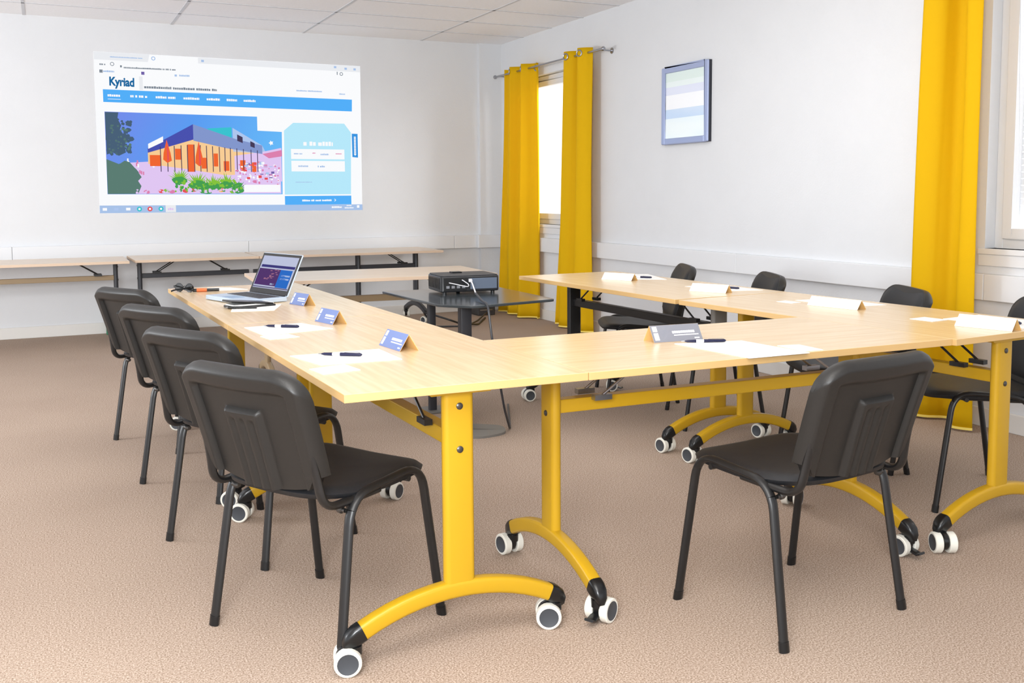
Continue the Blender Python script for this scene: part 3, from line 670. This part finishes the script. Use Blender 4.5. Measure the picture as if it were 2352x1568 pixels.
put(2.62, 1.06, math.radians(65), 'black chair in front of the tall right curtain, behind the right table row')
put(2.60, 1.97, math.radians(66), 'black chair right of the farthest one, under the wall trunking')
put(2.58, 2.72, math.radians(66), 'farthest black chair of the right row, below the framed picture')

# ------------------------------------------------------------------ papers, pens, name cards
def sheet(pts, name, label, cat, group=None, z=.7402):
    return tag(MB().prism(pts, z, z+.0016, 'z').build(name, 'paper', None, smooth=0), label, cat, group)
def rect4(c, l, w_, a):
    ca, sa = math.cos(a), math.sin(a); return [(c[0]+x*ca-y*sa, c[1]+x*sa+y*ca) for x, y in ((-l/2, -w_/2), (l/2, -w_/2), (l/2, w_/2), (-l/2, w_/2))]
sheet([(.013, .672), (.295, .673), (.297, .455), (.055, .470)], 'paper_sheet', 'white sheet of paper under the nearest pen on the left row', 'paper')
sheet([(.008, 1.395), (.225, 1.42), (.293, 1.21), (.03, 1.150)], 'paper_sheet', 'white sheet under the pen beside the second blue card', 'paper')
sheet([(.05, 1.93), (.224, 1.891), (.30, 2.10), (.10, 2.16)], 'paper_sheet', 'white sheet sticking out from under the black wallet', 'paper')
sheet([(1.180, .325), (1.412, .277), (1.435, -.018), (1.212, -.010)], 'paper_sheet', 'white sheet on the crosswise table beside the grey card', 'paper')
sheet([(2.40, 2.78), (2.62, 2.66), (2.508, 2.30), (2.30, 2.44)], 'paper_sheet', 'white sheet behind the farthest name card on the right row', 'paper')
sheet([(2.36, 1.92), (2.57, 1.86), (2.575, 1.56), (2.37, 1.62)], 'paper_sheet', 'white sheet on the right row, second from the far end', 'paper')
sheet([(2.40, 1.13), (2.60, 1.11), (2.61, .80), (2.41, .82)], 'paper_sheet', 'white sheet on the right row, third from the far end', 'paper')
sheet([(2.44, .36), (2.66, .38), (2.69, .05), (2.47, .03)], 'paper_sheet', 'white sheet nearest the right edge of the photo', 'paper')
sheet([(.010, .420), (.12, .447), (.135, .342), (.024, .320)], 'note_pad', 'small white note pad by the nearest paper sheet', 'note pad', z=.7402)
sheet([(.015, 1.135), (.115, 1.145), (.135, 1.06), (.03, 1.045)], 'note_pad', 'small white note by the second paper sheet of the left row', 'note pad')
sheet([(1.445, .140), (1.518, .122), (1.514, .010), (1.440, .013)], 'note_pad', 'small white note on the crosswise table', 'note pad')
sheet([(2.29, 1.13), (2.35, 1.14), (2.36, 1.05), (2.30, 1.04)], 'note_pad', 'small white note left of the third sheet of the right row', 'note pad')
sheet([(2.33, .42), (2.42, .43), (2.43, .33), (2.34, .32)], 'note_pad', 'small white note left of the nearest name card of the right row', 'note pad')

def pen(p0, p1, label, z=.7418):
    a = Vector((p0[0], p0[1], z+.0055)); b = Vector((p1[0], p1[1], z+.0055)); d = (b-a).normalized(); L = (b-a).length
    t = thing('ballpoint_pen', (0, 0, 0), 0, label, 'pen', 'navy pens on the papers')
    def seg(name, prof, m): MB().lathe([(r, u*L) for r, u in prof], a, d, 14).build(name, m, t)
    seg('tip', [(0, 0), (.0012, .01), (.002, .07), (.0021, .08)], 'steel')
    seg('barrel', [(.002, .08), (.0042, .14), (.0050, .32), (.0050, .33)], 'navy')
    seg('white_band', [(.0050, .33), (.0053, .34), (.0053, .49), (.0050, .50)], 'ink')
    seg('cap', [(.0052, .50), (.0055, .52), (.0050, .93), (.0042, .97), (0, 1)], 'navy')
    s = d.cross(Vector((0, 0, 1)))
    MB().sweep([a+d*L*.95+Vector((0, 0, .005)), a+d*L*.9+Vector((0, 0, .0075)), a+d*L*.6+Vector((0, 0, .0062))], rrect(.003, .0012, .0005, 1)).build('clip', 'steel', t)
    return t
pen((.090, .635), (.205, .553), 'navy pen on the nearest sheet of the left row')
pen((.073, 1.369), (.187, 1.281), 'navy pen on the second sheet of the left row')
pen((1.205, .325), (1.345, .270), 'navy pen beside the grey name card')
pen((2.39, 2.51), (2.476, 2.40), 'navy pen behind the farthest name card of the right row')
pen((2.44, 1.78), (2.50, 1.65), 'navy pen on the second sheet from the far end of the right row')
pen((2.45, 1.02), (2.50, .89), 'navy pen on the third sheet from the far end of the right row')
pen((2.52, .25), (2.54, .10), 'navy pen on the sheet nearest the right edge')

def name_card(p0, p1, q, front, back, label, h=.052, writing=True, fmat='blue'):
    # p0-p1: foot of the front panel, q: offset of the rear foot
    p0 = Vector((p0[0], p0[1], .7403)); p1 = Vector((p1[0], p1[1], .7403)); q = Vector((q[0], q[1], 0)); up = Vector((0, 0, h)); ridge0 = p0+q*.5+up; ridge1 = p1+q*.5+up
    t = thing('name_card', (0, 0, 0), 0, label, 'name card', 'folded name cards on the tables')
    def panel(name, a, b, c, d, mo, mi_):
        n = (b-a).cross(d-a).normalized(); k = n*.0006; v = [a+k, b+k, c+k, d+k, a-k, b-k, c-k, d-k]
        mb = MB(); mb.add(v, [(0, 1, 2, 3)], 0); mb.add(v, [(7, 6, 5, 4)], 1); mb.add(v, [(0, 4, 5, 1), (1, 5, 6, 2), (2, 6, 7, 3), (3, 7, 4, 0)], 1)
        return mb.build(name, [mo, mi_], t, smooth=0)
    mid = (p0+p1)/2+q*.5
    n0 = (p1-p0).cross(ridge0-p0)
    outward = n0.dot(p0-mid) > 0
    a, b, c, d = (p0, p1, ridge1, ridge0)
    fp = panel('front_panel', a, b, c, d, front, 'card') if outward else panel('front_panel', b, a, d, c, front, 'card')
    r0, r1 = p0+q, p1+q
    n1 = (r1-r0).cross(ridge0-r0); 
    if n1.dot(r0-mid) > 0: panel('rear_panel', r0, r1, ridge1, ridge0, back, 'card')
    else: panel('rear_panel', r1, r0, ridge0, ridge1, back, 'card')
    if writing:
        ux = (p1-p0); uz = (ridge0-p0); nn = ux.cross(uz).normalized()
        if nn.dot(p0-mid) < 0: nn = -nn
        wm = MB(); rnd = random.Random(5)
        def q4(u0, u1, v0, v1):
            pts = [p0+ux*u+uz*v_+nn*.0012 for u, v_ in ((u0, v0), (u1, v0), (u1, v1), (u0, v1))]
            pts2 = [x-nn*.0003 for x in pts]; wm.add(pts+pts2, [(0, 1, 2, 3), (7, 6, 5, 4), (0, 4, 5, 1), (1, 5, 6, 2), (2, 6, 7, 3), (3, 7, 4, 0)])
        q4(.04, .13, .12, .55); q4(.04, .13, .62, .92)
        u = .42
        while u < .88: w_ = .02+.02*rnd.random(); q4(u, u+w_, .48, .62); u += w_+.008
        u = .44
        while u < .93: w_ = .015+.015*rnd.random(); q4(u, u+w_, .34, .40); u += w_+.006
        q4(.84, .94, .12, .19)
        wm.build('writing', 'ink', fp, smooth=0)
    return t
name_card((.322, .755), (.338, .595), (.060, -.006), 'blue', 'paper', 'blue name card nearest the camera on the left row')
name_card((.288, 1.455), (.320, 1.315), (.055, -.004), 'blue', 'paper', 'blue name card in the middle of the left row')
name_card((.338, 2.110), (.374, 1.990), (.052, -.004), 'blue', 'paper', 'blue name card beside the laptop')
name_card((1.133, .372), (1.316, .356), (.0, .062), 'greyp', 'paper', 'grey name card on the crosswise table')
name_card((2.20, 2.50), (2.285, 2.32), (.055, .02), 'paper', 'blue', 'white-backed name card at the far end of the right row', writing=False, h=.038)
name_card((2.236, 1.71), (2.320, 1.53), (.055, .02), 'paper', 'blue', 'white-backed name card second from the far end of the right row', writing=False, h=.038)
name_card((2.318, .965), (2.362, .72), (.06, .012), 'paper', 'blue', 'white-backed name card third from the far end of the right row', writing=False, h=.038)
name_card((2.318, .205), (2.364, .005), (.06, .01), 'paper', 'blue', 'white-backed name card nearest the right edge', writing=False, h=.042)

# ------------------------------------------------------------------ laptop
az = math.radians(-17); hd = Vector((math.sin(az), math.cos(az), 0)); ft = Vector((-hd.y, hd.x, 0))   # towards the user
lp = thing('laptop', (.352, 2.215, .7402), 0, 'open black and silver laptop showing the projected web page', 'laptop')
bs = MB(); Lw, Ld = .365, .225
def LP(u, v_, z): return hd*u+ft*v_+Vector((0, 0, z))
def lbox(mb, u0, u1, v0, v1, z0, z1):
    v = [LP(u0, v0, z0), LP(u1, v0, z0), LP(u1, v1, z0), LP(u0, v1, z0), LP(u0, v0, z1), LP(u1, v0, z1), LP(u1, v1, z1), LP(u0, v1, z1)]
    return mb.add(v, [(0, 3, 2, 1), (4, 5, 6, 7), (0, 1, 5, 4), (1, 2, 6, 5), (2, 3, 7, 6), (3, 0, 4, 7)])
lbox(bs, 0, Lw, 0, Ld, .002, .022); bs.build('base', 'silver', lp, smooth=0, bev=.003)
kb = MB()
for r_ in range(5):
    for c_ in range(13): u0 = .025+c_*.0245; v0 = .025+r_*.021; lbox(kb, u0, u0+.021, v0, v0+.018, .022, .0235)
kb.build('keyboard', 'dgrey', lp, smooth=0)
lbox(MB(), .13, .23, .145, .210, .022, .0228).build('touchpad', 'lblue', lp, smooth=0)
tl = math.radians(25); sb = -ft*math.sin(tl)+Vector((0, 0, math.cos(tl))); sn = ft*math.cos(tl)+Vector((0, 0, math.sin(tl)))
def SP(u, h, o): return hd*u+Vector((0, 0, .022))+sb*h+sn*o
def sbox(mb, u0, u1, h0, h1, o0, o1):
    v = [SP(u0, h0, o0), SP(u1, h0, o0), SP(u1, h1, o0), SP(u0, h1, o0), SP(u0, h0, o1), SP(u1, h0, o1), SP(u1, h1, o1), SP(u0, h1, o1)]
    return mb.add(v, [(0, 3, 2, 1), (4, 5, 6, 7), (0, 1, 5, 4), (1, 2, 6, 5), (2, 3, 7, 6), (3, 0, 4, 7)])
ld = sbox(MB(), 0, Lw, 0, .208, -.007, 0).build('lid', 'silver', lp, smooth=0, bev=.003)
sbox(MB(), .003, Lw-.003, .003, .204, 0, .0012).build('bezel', 'bplast', ld, smooth=0)
scn = sbox(MB(), .017, Lw-.017, .026, .191, .0012, .0018).build('screen', 'l_face', ld, smooth=0)
def lx(name, a, b, c, d, m): sbox(MB(), Lw-b, Lw-a, c, d, .0018, .0022).build(name, m, scn, smooth=0)
lx('navigation_bar', .03, .345, .132, .145, 'l_navy'); lx('web_photograph', .022, .225, .041, .125, 'l_plum'); lx('booking_card', .225, .335, .036, .125, 'l_blue')
lx('search_field', .245, .325, .092, .100, 'l_lt'); lx('search_field', .245, .325, .076, .084, 'l_lt'); lx('caption_box', .17, .21, .046, .054, 'l_lt'); lx('taskbar', .018, .347, .029, .035, 'l_bar')
gl = MB(); rnd = random.Random(2)
for k in range(16): a = .09+.11*rnd.random(); c = .07+.05*rnd.random(); sbox(gl, Lw-a-.018, Lw-a, c, c+.004, .0022, .0025)
gl.build('photo_lights', 'l_glow', scn, smooth=0)
lbox(MB(), .02, Lw-.02, -.004, .010, .014, .026).build('hinge', 'bplast', lp, smooth=0, bev=.002)

# black wallet and cable by the laptop, sunglasses and marker on the far corner
wl = thing('wallet', (.155, 2.095, .7402), math.radians(17), 'open black leather wallet lying in front of the laptop', 'wallet')
MB().prism([(-.10, -.055), (.10, -.06), (.115, .05), (-.09, .06)], .0, .010, 'z').build('lower_cover', 'bplast', wl, bev=.003)
MB().prism([(-.09, -.045), (.095, -.05), (.105, .045), (-.085, .05)], .010, .016, 'z').build('pages', 'paper', wl, bev=.001)
T = Matrix.Rotation(math.radians(6), 4, 'Y'); MB().prism([(-.11, -.05), (.09, -.055), (.10, .05), (-.10, .058)], .017, .025, 'z', T=T).build('upper_cover', 'bplast', wl, bev=.003)
bn = thing('black_pen', (0, 0, 0), 0, 'thick black pen lying in front of the black wallet', 'pen')
MB().cyl((.055, 2.03, .7475), (.17, 1.99, .7475), .0055, 12).build('barrel', 'bplast', bn); MB().cyl((.055, 2.03, .7475), (.042, 2.034, .7475), .0045, 10, r2=.001).build('tip', 'steel', bn)
sg = thing('sunglasses', (-.012, 2.93, .7402), math.radians(-50), 'folded black sunglasses on the far left table corner', 'sunglasses')
for s in (-1, 1):
    rim = MB(); c = Vector((s*.034, 0, .022)); rim.sweep([c+Vector((.026*math.cos(a), 0, .019*math.sin(a))) for a in [2*PI*k/20 for k in range(20)]], circ(.003, 6), up=(0, 1, 0), closed=True); rim.build('rim', 'bplast', sg)
    MB().lathe([(0, -.001), (.024, -.001), (.024, .001), (0, .001)], c, (0, 1, 0), 20).build('lens', 'bplast', sg)
    MB().sweep(fillet([(s*.060, 0, .028), (s*.060, -.014, .028), (-s*.045, -.022-.006*s, .010), (-s*.06, -.024-.006*s, .004)], .01, 3), rrect(.003, .008, .001, 1)).build('temple', 'bplast', sg)
MB().tube([(-.009, 0, .026), (0, .001, .030), (.009, 0, .026)], .0025, 6).build('bridge', 'bplast', sg)
mk = thing('marker_pen', (0, 0, 0), 0, 'black marker with orange band near the sunglasses', 'marker')
m0 = Vector((.045, 2.90, .7492)); md_ = Vector((.75, -.2, 0)).normalized()
MB().cyl(m0, m0+md_*.05, .009, 14).build('barrel', 'orange', mk); MB().cyl(m0+md_*.05, m0+md_*.11, .0075, 14).build('cap', 'bplast', mk); MB().cyl(m0-md_*.02, m0, .008, 14).build('end_plug', 'bplast', mk)
cr_ = tag(MB().prism([(-.05, -.03), (.06, -.035), (.03, .03), (.0, .05), (-.06, .03)], 0, .002, 'z').build('paper_sheet', 'paper', None, smooth=0), 'white sheet at the far side of the laptop', 'paper'); cr_.location = (.17, 2.98, .7402); cr_.scale = (2.2, 2.2, 1)

# ------------------------------------------------------------------ projector stand and projector
ZT = .68
st = thing('projector_stand', (1.40, 2.55, 0), 0, 'dark pedestal table carrying the projector', 'table')
def rel(p): return (p[0]-1.40, p[1]-2.55)
top = [rel(p) for p in ((1.075, 3.06), (1.115, 2.27), (1.24, 2.12), (1.75, 2.21), (1.77, 2.98))]
def round_poly(pts, r, n=4):
    out = []; N = len(pts)
    for i in range(N):
        p = Vector((*pts[i], 0)); a = Vector((*pts[i-1], 0))-p; b = Vector((*pts[(i+1) % N], 0))-p; A = p+a.normalized()*r; Bq = p+b.normalized()*r
        for k in range(n+1): t_ = k/n; q = A*(1-t_)**2+p*2*t_*(1-t_)+Bq*t_*t_; out.append((q.x, q.y))
    return out
MB().prism(round_poly(top, .03), ZT-.014, ZT, 'z').build('tabletop', 'glassb', st, bev=.003)
MB().prism(round_poly([(-.31, -.16), (-.12, -.40), (.05, -.37), (.10, -.22), (-.10, -.06), (-.26, -.06)], .06), 0, .012, 'z').build('base_plate', 'greyc', st, bev=.003)
cl = MB().sweep([(-.115, -.22, .012), (-.115, -.22, ZT-.014)], rrect(.062, .05, .008, 2), up=(0, 1, 0)); cl.build('column', 'char', st)
cl = MB().sweep([(-.10, .30, .012), (-.10, .30, ZT-.014)], rrect(.045, .035, .008, 2), up=(0, 1, 0)); cl.build('column', 'char', st)
MB().prism(round_poly([(-.20, .24), (.0, .24), (.0, .40), (-.20, .40)], .04), 0, .012, 'z').build('base_plate', 'greyc', st, bev=.003)
MB().tube(fillet([(.10, .25, ZT-.014), (.105, .25, .42), (.08, .25, .30), (.08, .25, .05)], .08, 5), .012, 12).build('gas_strut', 'lblue', st)
MB().box(-.10, .11, .235, .265, ZT-.034, ZT-.014).build('strut_bracket', 'char', st, smooth=0)

pj_ = thing('projector', (1.475, 2.80, ZT), math.radians(-5), 'black projector with open cable bay on the pedestal table', 'projector')
MB().prism(round_poly([(-.17, -.13), (.17, -.13), (.17, .13), (-.17, .13)], .02), .012, .098, 'z').build('case', 'proj', pj_, bev=.006)
MB().prism(round_poly([(-.165, -.125), (.165, -.125), (.165, .125), (-.165, .125)], .02), .098, .104, 'z').build('lid', 'dgrey', pj_, bev=.004)
MB().box(.00, .155, -.1345, -.130, .026, .086).build('rear_panel', 'projp', pj_, smooth=0, bev=.002)
MB().box(-.155, -.02, -.1335, -.130, .020, .090).build('socket_panel', 'bplast', pj_, smooth=0, bev=.002)
sk = MB()
for x in (-.14, -.11, -.08, -.05): sk.box(x, x+.018, -.138, -.1335, .034, .048)
sk.build('socket', 'steel', pj_, smooth=0)
vn = MB()
for k in range(9): vn.box(-.1735, -.170, -.10+k*.024, -.10+k*.024+.012, .03, .085)
vn.build('vent', 'bplast', pj_, smooth=0)
MB().lathe([(0, 0), (.03, 0), (.034, .012), (.028, .02), (.02, .014), (0, .012)], (.08, .13, .058), (0, 1, 0), 24).build('lens', 'bplast', pj_)
for x, y in ((-.14, -.10), (.14, -.10), (0, .10)): MB().cyl((x, y, 0), (x, y, .013), .011, 12).build('foot', 'bplast', pj_)
MB().box(-.06, .0, .02, .07, .104, .112).build('control_pad', 'bplast', pj_, smooth=0, bev=.002)

def cable(pts, r, m, name, label, cat='cable', fr_=.06):
    return tag(MB().tube(fillet(pts, fr_, 6), r, 8).build(name, m), label, cat)
pc = thing('power_cable', (0, 0, 0), 0, 'white plug and dark cable hanging from the projector', 'cable')
MB().tube(fillet([(1.452, 2.655, .755), (1.435, 2.58, .750), (1.40, 2.45, .705)], .02, 4), .004, 8).build('plug_lead', 'cablew', pc)
MB().tube(fillet([(1.40, 2.45, .705), (1.345, 2.25, .689), (1.315, 2.105, .686), (1.325, 2.075, .50), (1.40, 2.10, .15), (1.50, 2.25, .008), (1.75, 2.8, .006)], .05, 6), .006, 8).build('flex', 'char', pc)
MB().sweep([(1.462, 2.668, .757), (1.450, 2.635, .755)], rrect(.02, .014, .003, 2)).build('plug', 'cablew', pc)
cable([(1.34, 2.675, .745), (1.37, 2.62, .738), (1.42, 2.60, .725), (1.44, 2.63, .735), (1.41, 2.66, .76)], .0025, 'cablew', 'video_cable', 'thin looped cable at the back of the projector', fr_=.03)
cable([(1.10, 5.9, .006), (1.9, 6.0, .006), (2.55, 6.15, .01), (2.85, 6.05, .006), (3.1, 6.35, .006), (3.33, 6.62, .05)], .008, 'bplast', 'floor_cable', 'black cable lying on the floor below the far tables')
cable([(2.45, 6.05, .16), (2.62, 5.85, .10), (2.75, 5.9, .05), (3.0, 6.1, .008), (3.25, 6.5, .008)], .009, 'bplast', 'floor_cable', 'bundle of black cables behind the projector stand')
bx_ = thing('equipment_box', (3.38, 6.86, 0), 0, 'small dark grey box on the floor in the far corner by the curtain', 'box')
MB().box(-.10, .09, -.12, .12, .0, .15).build('case', 'dgrey', bx_, smooth=0, bev=.006)
gb = MB()
for z in (.05, .085): gb.box(-.08, .06, -.124, -.12, z, z+.012)
gb.build('vent', 'steel', bx_, smooth=0)
og = tag(MB().prism(round_poly([(-.07, -.03), (.07, -.03), (.07, .03), (-.07, .03)], .01), 0, .04, 'z').build('extension_reel_plug', 'orange', None, bev=.006), 'orange plastic object on the floor behind the crosswise table', 'plug')
og.location = (2.42, 4.62, 0); og.rotation_euler = (0, 0, .4)
gr = tag(MB().prism(round_poly([(-.05, -.02), (.05, -.02), (.05, .02), (-.05, .02)], .01), 0, .13, 'z').build('green_box', 'green', None, bev=.006), 'small green object against the far skirting board behind the chairs', 'box')  # plain small green box standing on the floor
gr.location = (-.13, 7.10, 0)
